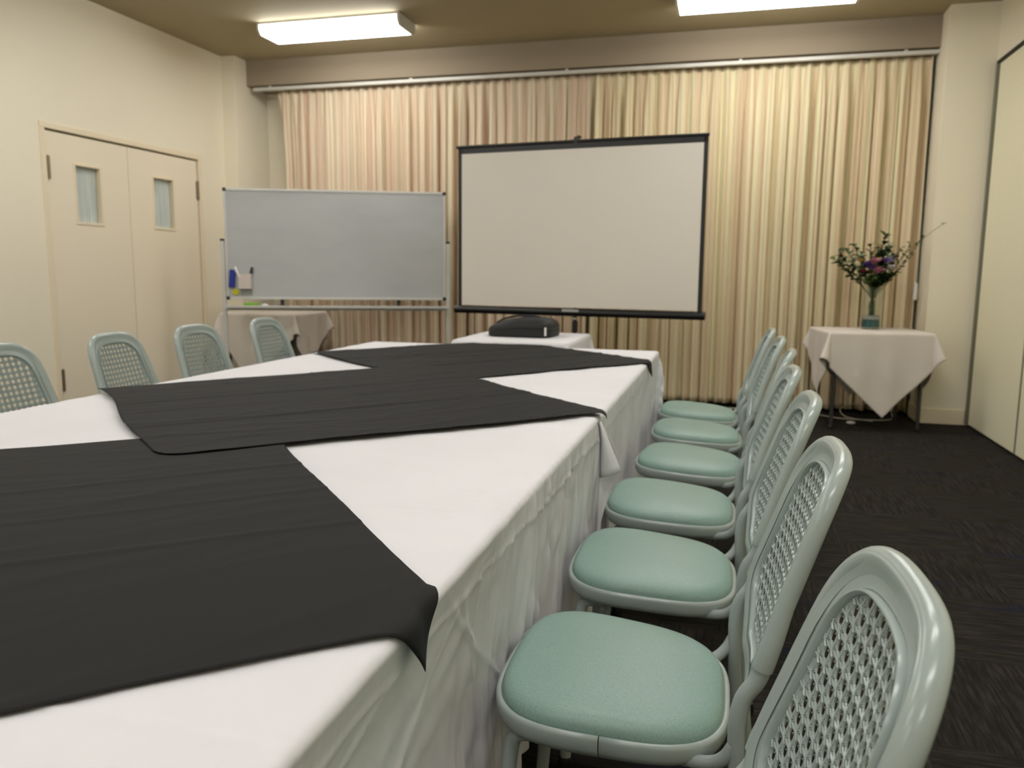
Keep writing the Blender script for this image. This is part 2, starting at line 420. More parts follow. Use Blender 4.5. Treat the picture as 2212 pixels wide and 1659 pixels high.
# ------------------------------------------------------------------ draped cloths
def drape(name, material, table, cloth, rot=0, shift=(0, 0), res=.012, thick=.0014, lift=.0, fold=None, top=None, flare=.38, label=None, cat='tablecloth', group=None, off=(0, 0), R=.011, xmin=None, warp=None, fcap=9):
    (cx, cy_, rz, hw, hd, T) = table; (a, c) = cloth      # cloth half sizes
    hw0, hd0 = hw - R, hd - R; T = T + lift
    na, nc = int(2 * a / res), int(2 * c / res)
    p, q = np.meshgrid(np.linspace(-a, a, na + 1), np.linspace(-c, c, nc + 1))
    p = p.ravel(); q = q.ravel()
    u = p * math.cos(rot) - q * math.sin(rot) + off[0]; v = p * math.sin(rot) + q * math.cos(rot) + off[1]
    if warp is not None: u, v = warp(p, q)
    su, sv = np.where(u < 0, -1, 1), np.where(v < 0, -1, 1)
    ox = np.maximum(np.abs(u) - hw0, 0); oy = np.maximum(np.abs(v) - hd0, 0)
    r = np.hypot(ox, oy); phi = np.arctan2(oy, ox)
    al = np.minimum(r / R, PI / 2)
    drop = np.maximum(r - R * PI / 2, 0)
    both = (ox > 1e-6) & (oy > 1e-6)
    fl = np.where(both, np.sin(2 * phi), 0) * flare * np.minimum(drop, fcap)
    out = R * np.sin(al) + fl
    zz = T - R * (1 - np.cos(al)) - drop * np.where(both, np.sqrt(1 - (flare * np.sin(2 * phi) * (drop < fcap)) ** 2) if False else 1, 1)
    x = su * (np.minimum(np.abs(u), hw0) + out * np.cos(phi) * (r > 0)); y = sv * (np.minimum(np.abs(v), hd0) + out * np.sin(phi) * (r > 0))
    if fold is not None:
        side = (ox > 0) & (~both); end = (oy > 0) & (~both)
        d = fold(u, v, drop, 0); x = x + np.where(side | both, su * d * np.cos(phi), 0)
        d = fold(v, u, drop, 1); y = y + np.where(end | both, sv * d * np.sin(phi), 0)
    if top is not None:
        zz = zz + top(u, v, p, q) * np.where(r > 0, np.exp(-drop / .03), 1)
    zz = np.maximum(zz, .006)
    if xmin is not None: x = np.maximum(x, xmin)
    # table frame -> world handled by object transform
    mb = MB(); mb.v = list(zip(x.tolist(), y.tolist(), zz.tolist())); m = na + 1
    mb.f = [(j * m + i, j * m + i + 1, (j + 1) * m + i + 1, (j + 1) * m + i) for j in range(nc) for i in range(na)]
    o = obj(name, mb, material, angle=180); o.location = (cx, cy_, 0); o.rotation_euler = (0, 0, rz)
    solidify(o, thick, 1 if False else 0)
    if label: tag(o, label, cat, group)
    return o

def small_table(label, x, y, rz, hw, hd, T):
    t = thing('side_table', label, 'table', (x, y, 0), rz)
    b = MB().box(-hw, hw, -hd, hd, T - .024, T); obj('tabletop', b, M['table_top'], t, smooth=False, bevel=.003)
    b = MB().box(-hw + .05, hw - .05, -hd + .04, -hd + .06, T - .07, T - .024).box(-hw + .05, hw - .05, hd - .06, hd - .04, T - .07, T - .024)
    b.box(-hw + .05, -hw + .07, -hd + .06, hd - .06, T - .07, T - .024).box(hw - .07, hw - .05, -hd + .06, hd - .06, T - .07, T - .024)
    obj('apron', b, M['dark_steel'], t, smooth=False)
    for sx in (-1, 1):
        for sy_ in (-1, 1):
            b = MB().tube([(sx * (hw - .06), sy_ * (hd - .05), T - .03), (sx * (hw - .06), sy_ * (hd - .05), .012)], .014, 12)
            l = obj('leg', b, M['dark_steel'], t)
            b = MB().lathe([(.015, 0), (.018, .002), (.018, .02), (.014, .024)], (sx * (hw - .06), sy_ * (hd - .05), 0), 12); obj('foot', b, M['black_plastic'], l)
    return t

TT = .735      # underside of the white cloth on the meeting tables
TX0, TX1 = -1.8672, -.3293; TCX = (TX0 + TX1) / 2; THW = (TX1 - TX0) / 2
for (y0, y1, wh) in ((.21, 2.103, 'nearest the viewer'), (2.122, 4.014, 'towards the screen')):
    for (x0, x1, sd) in ((TX0 + .006, TCX - .001, 'left'), (TCX + .001, TX1 - .006, 'right')):
        t = thing('folding_table', 'folding meeting table hidden under white cloth, %s half of the pair %s' % (sd, wh), 'table', ((x0 + x1) / 2, (y0 + y1) / 2, 0), 0, 'meeting tables under the white cloths')
        hx, hy = (x1 - x0) / 2 - .004, (y1 - y0) / 2 - .006
        b = MB().box(-hx, hx, -hy, hy, TT - .033, TT - .004); obj('tabletop', b, M['table_top'], t, smooth=False, bevel=.003)
        for sx in (-1, 1):
            for sy_ in (-1, 1):
                b = MB().tube([(sx * (hx - .08), sy_ * (hy - .22), TT - .034), (sx * (hx - .08), sy_ * (hy - .22), 0)], .014, 10); obj('leg', b, M['dark_steel'], t)

def ridge(d, wdt): return np.exp(-(d / wdt) ** 2)
def pleats(seed, a, c, sp, slant=.12, lo=.0015, hi=.005):
    r = np.random.RandomState(seed); out = []; v = a
    while v < c: out.append((v, r.uniform(lo, hi), r.uniform(.0035, .009), r.uniform(-slant, slant), r.uniform(.0, .25), r.uniform(.15, .6))); v += r.uniform(.5, 1.5) * sp
    return out
PN = pleats(4, -.1, .94, .024, .12, .003, .008) + pleats(5, -.90, -.1, .10, 1.3, .0015, .004)
PF = pleats(6, -.94, .94, .030, .1, .0025, .007)
def add_pleats(L, v, drop):
    z = np.zeros_like(v)
    for (c, h, wd, sl, d0, d1) in L:
        m = np.clip(drop / .03, 0, 1) * np.clip((drop - d0 + .1) / .06, 0, 1) * np.clip((d0 + d1 - drop) / .1, 0, 1)
        z += h * m * ridge(v - c - sl * (drop - .1), wd)
    return z
def fold_near(s_, u, drop, ax):
    if ax: return .006 * (1 + np.sin(u * 40)) * np.clip(drop / .3, 0, 1)
    v = u                                    # along the table
    env = .18 + .82 * (1 / (1 + np.exp(-(v - .12) / .04)))
    f2 = .5 + .5 * np.sin(v * 27 + 2 * np.sin(v * 5)); f = np.abs(np.sin(v * 50 + 1.2 * np.sin(v * 7) + .6 * np.sin(v * 17))) ** 1.5
    g = np.clip(drop / .25, 0, 1) ** .8
    pk = .0045 * np.abs(np.sin(v * 2 * PI / .036 + 2 * np.sin(v * 13))) ** 3 * np.exp(-((drop - .03) / .03) ** 2) * env
    wr = .0022 * np.sin(v * 31 + drop * 40 + 2 * np.sin(v * 9 + drop * 15)) * np.sin(v * 12 - drop * 22) * np.clip(drop / .1, 0, 1)
    dg = .004 * ridge((v + .40) + drop * 2.2 - .1, .012) * np.clip(drop / .06, 0, 1) + .004 * ridge((v + .62) + drop * 1.6, .010) * np.clip(drop / .08, 0, 1) + .003 * ridge((v + .25) - drop * 1.2, .008) * np.clip(drop / .08, 0, 1)
    cr_ = .0032 * ridge(drop - .047 + .004 * np.sin(v * 11), .004) + .0035 * ridge(v - .025, .004) + .004 * np.tanh((v - .025) / .01) * np.clip(drop / .1, 0, 1)
    return .003 + g * (env * (.017 * f + .014 * f2) - .045) + pk + wr + cr_ + dg + add_pleats(PN, v, drop)
def fold_far(s_, u, drop, ax):
    v = u; k = 2 * PI / .075
    f = np.abs(np.sin(v * k * .5 + 1.5 * np.sin(v * 5) + .6 * np.sin(v * 19))) ** 2
    g = np.clip(drop / .22, 0, 1) ** .8
    pk = .002 * (np.sin(v * 2 * PI / .028 + 2 * np.sin(v * 11)) * .5 + .5) * np.exp(-((drop - .02) / .035) ** 2)
    return .003 + g * (.017 * f + .011 * (.5 + .5 * np.sin(v * 14)) - .036) + add_pleats(PF, v, drop) + pk + .002 * ridge(drop - .05, .004)
def top_white(seed, creases):
    r = np.random.RandomState(seed); ks = [(r.uniform(.3, 3), r.uniform(14, 60), r.uniform(0, 6), r.uniform(.4, 1)) for _ in range(10)]
    def f(u, v, p, q):
        z = np.zeros_like(u)
        for a, b_, c, w_ in ks: z += .00030 * w_ * np.sin(a * u + b_ * v + c + .9 * np.sin(u * 2.1 + c) + .5 * np.sin(v * 3 + u))
        edge = np.exp(-(THW - np.abs(u)) / .12)
        z += edge * .0020 * np.abs(np.sin(v * PI / .035 + 2 * np.sin(v * 9) + 2 * u)) ** 3 * (v > .03) * (u > 0)
        for (kind, c) in creases: z += .0016 * ridge((v if kind == 'v' else u) - c, .006)
        return z
    return f
CLH = .54
yc0, hy0 = (.21 + 2.103) / 2, (2.103 - .21) / 2
drape('tablecloth', M['white_cloth'], (TCX, yc0, 0, THW, hy0, TT), (THW + CLH, hy0 + .012), res=.0060, fold=fold_near,
      top=top_white(1, [('v', .025), ('v', -.62)]), label='white tablecloth on the near pair of tables, hanging beside the nearest seats', group=None)
yc1, hy1 = (2.122 + 4.014) / 2, (4.014 - 2.122) / 2
# far cloth: the end towards the screen hangs, the near end stops at the join
far = drape('tablecloth', M['white_cloth'], (TCX, yc1, 0, THW, hy1, TT), (THW + .60, hy1 + .27), off=(0, .265), res=.0085, fold=fold_far, flare=.42, fcap=.12,
            top=top_white(2, [('v', .1), ('u', .2)]), label='white tablecloth on the far pair of tables, nearer the projection screen')
# its loose near corner stands out at the join as a folded flap
b = MB(); rows = []
for i in range(25):
    t = i / 24; z = TT - .01 - .46 * t
    wv = .062 * math.sin(min(t / .62, 1) * PI / 2) ** .8 if t < .34 else .062 * (math.cos((t - .34) / .66 * PI / 2)) ** .8
    wv = float(np.interp(t, [0, .08, .22, .33, .46, .62, 1], [.006, .026, .054, .045, .022, .006, .003]))
    rows.append([(.006 + wv * s_, .004 + .030 * math.sin(s_ * 2.2) * wv / .062 + .012 * s_, z - .02 * s_ * (1 - t)) for s_ in [k / 10 for k in range(11)]])
b.rings(rows, close=False)
cuff = []
for i in range(9):
    t = i / 8
    cuff.append([(.010 + .060 * s_ * t, -.010 - .012 * math.sin(PI * s_), TT - .012 - .155 * t - .0 * s_ + .02 * s_ * t) for s_ in [k / 8 for k in range(9)]])
b.rings(cuff, close=False)
fo = obj('corner_flap', b, M['white_cloth'], far, angle=180); fo.location = (THW, -hy1, 0); solidify(fo, .0014)

def top_black(seed, dirs, amt=1.0):
    r = np.random.RandomState(seed); ks = [(r.uniform(2, 7), r.uniform(9, 22), r.uniform(0, 6), r.uniform(-3, 3)) for _ in range(6)]
    def f(u, v, p, q):
        z = np.zeros_like(u)
        for a, b_, c, d in ks:
            m = np.clip(.5 + .9 * np.sin(a * p + c) * np.sin(b_ * .3 * q + c * 2), 0, 1)
            z += amt * .0011 * m * (1 - np.abs(np.sin(b_ * q + d * p + 1.6 * np.sin(a * p + c) + c))) ** 5
        for (ax, c, h) in dirs:
            d = (q if ax == 'q' else p) - c + .005 * np.sin((p if ax == 'q' else q) * 6 + c * 9)
            z += h * (ridge(d, .0065) + .35 * np.tanh(d / .02))
        z += .0012 * np.sin(p * 5 + seed) * np.sin(q * 6 + seed * 2)
        return z + .0024 + .0012
    return f
def overlay(cR, cT, cL, cB, tab, lift, label, seed, dirs, amt=1.0, soft=False):
    # a square cloth laid cornerwise, given by where its four corners would fall on the table plane
    (tcx, tcy, hw, hd) = tab
    A = [np.array(c) - np.array([tcx, tcy]) for c in (cB, cR, cT, cL)]
    def warp(p, q):
        if soft:               # softly rounded near corner
            a, c = np.maximum(-p / .575 - .90, 0), np.maximum(-q / .575 - .90, 0); k = np.maximum(np.hypot(a, c) / .10, 1)
            p, q = np.where((a > 0) & (c > 0), -(.90 + a / k) * .575, p), np.where((a > 0) & (c > 0), -(.90 + c / k) * .575, q)
        s_, t_ = (p / .575 + 1) / 2, (q / .575 + 1) / 2
        P = [A[0][k] * (1 - s_) * (1 - t_) + A[1][k] * s_ * (1 - t_) + A[2][k] * s_ * t_ + A[3][k] * (1 - s_) * t_ for k in (0, 1)]
        e = np.clip(np.maximum(np.abs(p), np.abs(q)) / .575, 0, 1) ** 3
        w1 = .007 * e * np.sin(p * 9 + seed * 2.1) ; w2 = .007 * e * np.sin(q * 8 + seed * 1.7)
        return P[0] + w1 - .012 * e * np.sin(q * 4.5 + seed), P[1] + w2
    return drape('black_overlay_cloth', M['black_cloth'], (tcx, tcy, 0, hw + lift + .003, hd + lift + .003, TT + .0015), (.575, .575), warp=warp, res=.0072,
                 thick=.001, lift=lift, top=top_black(seed, dirs, amt), fold=lambda s0, u, d, ax: .005 + .10 * np.clip(d, 0, .2) + .004 * np.sin(u * 60), flare=.3, label=label, cat='table overlay', group=None, R=.016)
ALLT = (TCX, (.21 + 4.014) / 2, THW, (4.014 - .21) / 2)
overlay((-.283, .800), (-1.046, 1.667), (-1.93, .90), (-1.14, .02), ALLT, .002, 'black square overlay cloth nearest the viewer, its tip over the table edge', 1, [('q', -.19, .0016), ('q', .19, .0016), ('q', .0, .0014), ('p', 0, .0012)], .7)
overlay((-.268, 3.50), (-1.155, 4.19), (-1.865, 3.315), (-.985, 2.61), ALLT, .003, 'black square overlay cloth farthest away, next to the projector table', 2, [('q', -.19, .003), ('q', .19, .003), ('p', 0, .002)], 2.2)
overlay((-.292, 2.135), (-1.165, 2.965), (-1.885, 2.04), (-1.098, 1.335), ALLT, .009, 'black square overlay cloth in the middle, lying over the near one', 3, [('q', -.2, .0022), ('q', .18, .0024), ('q', 0.02, .0015), ('p', .1, .0012)], 1.5, True)

# ------------------------------------------------------------------ chairs
def round_poly(pts, rad, na=10, ns=9):
    """rounded polygon sampled with equal counts per corner/side so that two such loops correspond"""
    out = []; n = len(pts)
    segs = []
    for i in range(n):
        p0, p1, p2 = Vector(pts[i - 1]), Vector(pts[i]), Vector(pts[(i + 1) % n]); r = rad[i]
        d0 = (p0 - p1).normalized(); d1 = (p2 - p1).normalized(); ang = d0.angle(d1); tl = r / math.tan(ang / 2)
        a = p1 + d0 * tl; c = p1 + d1 * tl; ctr = p1 + (d0 + d1).normalized() * (r / math.sin(ang / 2))
        a0 = math.atan2(a.y - ctr.y, a.x - ctr.x); a1 = math.atan2(c.y - ctr.y, c.x - ctr.x)
        da = (a1 - a0 + PI) % (2 * PI) - PI
        segs.append([(ctr.x + r * math.cos(a0 + da * k / na), ctr.y + r * math.sin(a0 + da * k / na)) for k in range(na + 1)])
    for i in range(n):
        out += segs[i]; e = segs[i][-1]; s_ = segs[(i + 1) % n][0]
        out += [(e[0] + (s_[0] - e[0]) * k / ns, e[1] + (s_[1] - e[1]) * k / ns) for k in range(1, ns)]
    return out
# backrest plane: (Y across, T up along the back, N towards the sitter)
SH_Z0, SH_X0, TILT = .484, .180, math.atan(.30)
def bk(Yv, T, N):
    curve = .026 * (1 - min(1, (Yv / .19) ** 2)); N = N - curve - .012 * (T / .4 - .5) ** 2
    return (SH_X0 + math.sin(TILT) * T - math.cos(TILT) * N, Yv, SH_Z0 + math.cos(TILT) * T + math.sin(TILT) * N)
OUT = round_poly([(.158, .400), (-.158, .400), (-.190, .085), (-.085, 0), (.085, 0), (.190, .085)], [.088, .088, .07, .05, .05, .07])
OUT = [(a, t + (.010 * (1 - (a / .16) ** 2) if t > .37 and abs(a) < .16 else 0)) for a, t in OUT]
INN = round_poly([(.116, .352), (-.116, .352), (-.144, .115), (-.055, .045), (.055, .045), (.144, .115)], [.066, .066, .055, .03, .03, .055])
INN = [(a, t + (.010 * (1 - (a / .12) ** 2) if t > .30 and abs(a) < .12 else 0)) for a, t in INN]
def relax(L, k):
    for _ in range(k): L = [((L[i - 1][0] + 2 * L[i][0] + L[(i + 1) % len(L)][0]) / 4, (L[i - 1][1] + 2 * L[i][1] + L[(i + 1) % len(L)][1]) / 4) for i in range(len(L))]
    return L
OUT, INN = relax(OUT, 9), relax(INN, 5)
def inside(x, y, poly):
    c = False; j = len(poly) - 1
    for i in range(len(poly)):
        xi, yi = poly[i]; xj, yj = poly[j]
        if (yi > y) != (yj > y) and x < (xj - xi) * (y - yi) / (yj - yi) + xi: c = not c
        j = i
    return c

def backrest_mesh():
    b = MB()
    # flange with rolled bead at the opening; (fraction base, absolute inset, N)
    prof = [('o', .012, -.022), ('o', .006, -.004), ('o', .0105, .0012), ('o', .014, .0016), ('o', .022, .0010), ('o', .031, -.0002), ('m', .5, -.0010), ('i', .010, -.003), ('i', .0065, -.003), ('i', .0055, -.0055), ('i', .0048, -.0055), ('i', .0046, -.001), ('i', .0035, .0022), ('i', .0015, .0026),
            ('i', .0, .001), ('i', .0, -.008), ('i', .002, -.011), ('m', .5, -.010), ('o', .020, -.010), ]
    rg = []
    for kind, d, N in prof:
        ring = []
        for (a, c) in zip(OUT, INN):
            L = math.hypot(a[0] - c[0], a[1] - c[1])
            tp = min(1, max(0, (a[1] - .29) / .09)) if c[1] > .2 else 0
            N_ = N - tp * {('o', .022): .0035, ('o', .031): .0055, ('m', .5): .0050 if N > -.005 else 0, ('i', .010): .0025, ('i', .0065): .0015}.get((kind, d), 0)
            w_ = d / L if kind == 'o' else (1 - d / L if kind == 'i' else d)
            ring.append(bk(a[0] + (c[0] - a[0]) * w_, a[1] + (c[1] - a[1]) * w_, N_))
        rg.append(ring)
    b.rings(rg, wrap=True)
    # thick rolled rim: up one side, over the top, down the other, ending in open sleeves
    n = len(OUT); path = []
    ctr = (0, .2)
    start = max(range(n), key=lambda i: (OUT[i][0] > 0) * (1 - abs(OUT[i][1] - .125)))
    seq = [(start + k) % n for k in range(n)]
    pts2 = []
    for i in seq:
        a = OUT[i]
        if a[1] < .135: continue
        c = INN[i]; L = math.hypot(a[0] - c[0], a[1] - c[1]); w_ = .0125 / L
        pts2.append((a[0] + (c[0] - a[0]) * w_, a[1] + (c[1] - a[1]) * w_))
    # sleeves continue straight down
    pr = [(.1762, .098), (.1768, .112)]; pl = [(-.1768, .112), (-.1762, .098)]
    if pts2[0][0] < 0: pts2 = pts2[::-1]
    full = pr + pts2 + pl
    P3 = []; R3 = []
    for (a, t) in full:
        topf = max(0, (t - .30) / .1); topf = min(1, topf)
        lo = min(1, max(0, (t - .13) / .06)); P3.append(bk(a, t, -.0140 + .0022 * lo)); R3.append(.0155 - .0025 * lo - .0005 * topf)
    b.tube(P3, R3, 14)
    return b

def cane_mesh():
    b = MB(); PX, PZ = .0214, .0200; NS = -.0060; th = .0016
    def pt(x, y, n_): return bk(x, y, n_)
    hole = 8
    cols = range(-8, 9); rows = range(0, 18)
    centres = {}
    for j in rows:
        for i in cols:
            cx_, cz_ = (i) * PX, .050 + j * PZ
            corners = [(cx_ + a * PX / 2, cz_ + c * PZ / 2) for a, c in ((-1, -1), (1, -1), (1, 1), (-1, 1))]
            anyin = any(inside(x, y, INN) for x, y in corners)
            if not anyin: continue
            near = min(math.hypot(cx_ - a, cz_ - c) for a, c in INN)
            full = inside(cx_, cz_, INN) and near > .006
            sq = []
            for (k0, k1) in ((0, 1), (1, 2), (2, 3), (3, 0)):
                for f in range(4):
                    t = f / 4; sq.append((corners[k0][0] * (1 - t) + corners[k1][0] * t, corners[k0][1] * (1 - t) + corners[k1][1] * t))
            if full:
                rx, rz = .0066, .0072
                inn = [(cx_ + rx * math.cos(math.atan2(y - cz_, x - cx_)), cz_ + rz * math.sin(math.atan2(y - cz_, x - cx_))) for x, y in sq]
                r1 = [pt(x, y, NS) for x, y in sq]; r2 = [pt(x, y, NS + .0004) for x, y in inn]; r3 = [pt(x, y, NS - th) for x, y in inn]; r4 = [pt(x, y, NS - th) for x, y in sq]
                b.rings([r1, r2, r3, r4])
            else:
                b.rings([[pt(x, y, NS) for x, y in sq]], cap1=True)
    def strand(pts, r=.0011, n=5):
        run = []
        for (x, y, h) in pts:
            if inside(x, y, INN): run.append(bk(x, y, NS + h))
            else:
                if len(run) > 2: b.tube(run, r, n)
                run = []
        if len(run) > 2: b.tube(run, r, n)
    for j in range(0, 19):
        z = .050 + (j - .5) * PZ
        strand([(x * PX / 8, z + .0009 * math.sin(x * PI / 4), .0006 + .0005 * math.cos(x * PI / 4)) for x in range(-66, 67)], .0013)
    for i in range(-8, 9):
        x0 = (i - .5) * PX
        strand([(x0 + .0007 * math.sin(k * PI / 2), .04 + k * .0050, .0007 + .0007 * math.cos(k * PI / 2)) for k in range(0, 64)], .0010)
        for j in range(0, 19):
            z0 = .050 + (j - .5) * PZ
            for sg in (-1, 1):
                for o_ in (-.0016, .0016):
                    L = .0060 if o_ > 0 else .0050
                    strand([(x0 + sg * L * t + o_, z0 + L * t, .0008 + .0009 * (1 - abs(t)) * (1 if sg > 0 else .4)) for t in (-1, -.6, -.2, .2, .6, 1)], .00085)
    return b

def seat_outline(inset, n=96):
    a, c, e = .188 - inset, .198 - inset, 3.3; o = []
    for k in range(n):
        th = 2 * PI * k / n - PI / 2 + .0001
        x = math.copysign(abs(math.cos(th)) ** (2 / e), math.cos(th)) * a; y = math.copysign(abs(math.sin(th)) ** (2 / e), math.sin(th)) * c
        y *= 1 - .085 * (x / .188)       # a little narrower at the back
        o.append((x, y))
    return o
def tilt(b):
    b.v = [(x, y, z - .065 * x) for x, y, z in b.v]; return b
def rim_mesh(gap=False):
    b = MB(); prof = [(.016, .404), (.006, .408), (.001, .418), (.000, .434), (.0015, .4395), (.005, .4405), (.0085, .4385), (.012, .430)]
    rg = [[(x, y, z) for x, y in seat_outline(i_)] for i_, z in prof]
    if not gap: return b.rings(rg)
    # one split in the edging on the side
    rr = [r_ + [(r_[0][0] - .0016, r_[0][1], r_[0][2])] for r_ in rg]
    return b.rings(rr, close=False)
def pad_mesh():
    b = MB(); prof = [(.012, .430), (.009, .437), (.0082, .443), (.0095, .450), (.014, .457), (.022, .4625), (.036, .4665), (.06, .4705), (.10, .4735), (.14, .4750), (.175, .4755)]
    rg = []
    for i_, z in prof:
        rg.append([(x, y, z - .004 * max(0, (abs(x + .01) / .18)) ** 2 * (1 if i_ > .03 else .5)) for x, y in seat_outline(i_)])
    return b.rings(rg, cap1=True)
def pan_mesh():
    b = MB(); return b.rings([[(x, y, .412) for x, y in seat_outline(.014)], [(x, y, .404) for x, y in seat_outline(.02)]], cap0=True, cap1=True)

def make_chair(label, group):
    t = thing('stacking_chair', label, 'chair', (0, 0, 0), 0, group)
    P = M['chair_paint']; L = M['chair_plastic']
    obj('seat_pad', tilt(pad_mesh()), M['vinyl'], t, angle=180)
    solidify(obj('seat_rim', tilt(rim_mesh()), L, t, angle=70), .002)
    obj('seat_pan', tilt(pan_mesh()), L, t)
    bkr = obj('backrest', backrest_mesh(), L, t, angle=50)
    obj('cane_panel', cane_mesh(), L, bkr, angle=60)
    for s_ in (-1, 1):
        ys_ = .176 * s_
        b = MB().tube([(.235, ys_ * 1.06, .012), (.212, ys_ * 1.03, .22), (.198, ys_, .40), (.196, ys_, .455), (.196, ys_, .490), (.203, ys_, .525)] + [bk(ys_, tt, -.0140) for tt in (.08, .11)], .0125, 12, 5)
        lg = obj('rear_leg', b, P, t)
        b = MB().lathe([(.012, 0), (.0155, .002), (.0155, .022), (.013, .03)], (.2355, ys_ * 1.06, 0), 12); obj('foot', b, M['black_plastic'], lg)
        b = MB().tube([(-.172, .165 * s_, .012), (-.158, .160 * s_, .2), (-.146, .155 * s_, .36), (-.135, .150 * s_, .396), (-.10, .147 * s_, .4)], .0125, 12, 5)
        lg = obj('front_leg', b, P, t)
        b = MB().lathe([(.012, 0), (.0155, .002), (.0155, .022), (.013, .03)], (-.172, .165 * s_, 0), 12); obj('foot', b, M['black_plastic'], lg)
        # curved bracket from under the seat to the rear post
        b = MB().tube([(.06, .140 * s_, .400), (.12, .152 * s_, .402), (.158, .166 * s_, .410), (.180, .176 * s_, .428), (.190, .180 * s_, .452)], [.0105, .0105, .0105, .010, .007], 10, 5)
        obj('bracket', b, P, t)
    b = MB().tube([(-.10, -.147, .397), (-.10, .147, .397)], .010, 10).tube([(.06, -.140, .397), (.06, .140, .397)], .010, 10)
    b.tube([(-.10, -.1, .395), (.06, -.1, .395)], .008, 8).tube([(-.10, .1, .395), (.06, .1, .395)], .008, 8)
    obj('seat_frame', b, P, t)
    b = MB().tube([(.2115, -.179, .23), (.2115, .179, .23)], .009, 10); obj('stretcher', b, P, t)
    b = MB().tube([(-.10, -.06, .39), (-.10, -.06, .345)], .009, 10); obj('peg', b, P, t)
    return t
def copy_tree(o, parent=None):
    c = o.copy(); C.objects.link(c)
    if parent: c.parent = parent
    for ch in list(o.children): copy_tree(ch, c)
    return c
right = [(-.164, .722, 2, 'pale green chair nearest the viewer, only its cane backrest in view at lower right'),
         (-.158, 1.293, 0, 'pale green chair with large seafoam seat in front, split in its seat edging'),
         (-.144, 1.832, 0, 'pale green cane chair second seat back from the viewer in the right row'),
         (-.142, 2.362, 0, 'pale green cane chair third seat back in the right row, beside the table join'),
         (-.112, 2.925, -4, 'pale green cane chair fourth seat back, standing farthest from the table of the right row'),
         (-.112, 3.475, 1, 'pale green cane chair fifth seat back, second from the far end of the right row'),
         (-.124, 3.985, 0, 'pale green cane chair at the far end of the right row near the curtain')]
left = [(-2.060, 2.130, 0, 'grey green cane chair at the left edge of the photo, partly cut off'),
        (-2.060, 2.700, 6, 'grey green cane chair in front of the double door, second from the left edge'),
        (-2.060, 3.185, 0, 'grey green cane chair in the left row between the door and the whiteboard'),
        (-2.060, 3.775, 2, 'grey green cane chair at the far end of the left row, below the whiteboard')]
proto = None
for (x, y, a, lb) in right:
    if proto is None: ch = proto = make_chair(lb, 'cane backed chairs along the right side of the table')
    else: ch = copy_tree(proto); ch['label'] = lb
    ch.location = (x, y, 0); ch.rotation_euler = (0, 0, math.radians(a))
    if 'split' in lb:
        for c_ in ch.children:
            if c_.name.startswith('seat_rim'):
                q_ = obj('tmp_rim', tilt(rim_mesh(True)), M['chair_plastic'], None, angle=70); c_.data = q_.data; bpy.data.objects.remove(q_)
for (x, y, a, lb) in left:
    ch = copy_tree(proto); ch['label'] = lb; ch['group'] = 'cane backed chairs along the left side of the table'
    ch.location = (x, y, 0); ch.rotation_euler = (0, 0, math.radians(180 + a))

# ------------------------------------------------------------------ projector table and bag
small_table('small table under white cloth at the end of the long table', -1.150, 4.555, 0, .325, .355, .738)
def fold_small(s_, u, drop, ax):
    return .002 + np.clip(drop / .3, 0, 1) * .012 * (.5 + .5 * np.sin(u * 34 + 2 * np.sin(u * 9))) + .001 * np.sin(u * 90) * np.exp(-drop / .04)
def top_small(seed):
    return lambda u, v, p, q: .0012 + .0006 * np.sin(u * 25 + 3 * np.sin(v * 6 + seed)) * np.sin(v * 18 + seed) + .0012 * ridge(u - .02, .006) + .0012 * ridge(v + .01, .006)
drape('tablecloth', M['white_cloth'], (-1.150, 4.555, 0, .328, .358, .740), (.70, .73), res=.014, fold=fold_small, flare=.4, top=top_small(2), label='white tablecloth under the black projector bag')
bag = thing('projector_bag', 'black padded projector bag lying on the small table below the screen', 'bag', (-1.165, 4.60, .7435), math.radians(-3))
b = MB(); rg = []
NB = 40
for i, (z, s_) in enumerate([(0, .93), (.004, .985), (.02, 1.0), (.055, 1.0), (.074, .985), (.09, .93), (.102, .80), (.110, .55), (.113, .2)]):
    r_ = []
    for k in range(NB):
        th = 2 * PI * k / NB; x = math.copysign(abs(math.cos(th)) ** .42, math.cos(th)) * .196 * s_; y = math.copysign(abs(math.sin(th)) ** .42, math.sin(th)) * .15 * s_
        slope = np.clip((x + .2) / .2, 0, 1)
        zz = z * (.50 + .50 * slope ** .6) + .002 * math.sin(x * 40 + y * 30) * (z > .03)
        r_.append((x, y, zz))
    rg.append(r_)
b.rings(rg, cap0=True, cap1=True); obj('bag_body', b, M['bag'], bag, angle=60)
b = MB()
for z in (.052,):
    b.tube([(math.copysign(abs(math.cos(2 * PI * k / 48)) ** .42, math.cos(2 * PI * k / 48)) * .1975, math.copysign(abs(math.sin(2 * PI * k / 48)) ** .42, math.sin(2 * PI * k / 48)) * .1515,
             z * (.50 + .50 * np.clip((math.copysign(abs(math.cos(2 * PI * k / 48)) ** .42, math.cos(2 * PI * k / 48)) * .196 + .2) / .2, 0, 1) ** .6)) for k in range(49)], .0028, 6)
obj('zip_piping', b, M['black_plastic'], bag)
b = MB().box(.166, .178, -.1535, -.1500, .014, .062); obj('tag', b, M['tag_white'], bag, smooth=False, bevel=.002, label='small white tag on the bag')
b = MB().tube([(-.14, -.10, .075), (-.10, -.09, .100), (-.02, -.06, .120), (.05, -.03, .119), (.10, .0, .112)], .006, 8, 6, flat=.4); obj('strap', b, M['black_plastic'], bag)

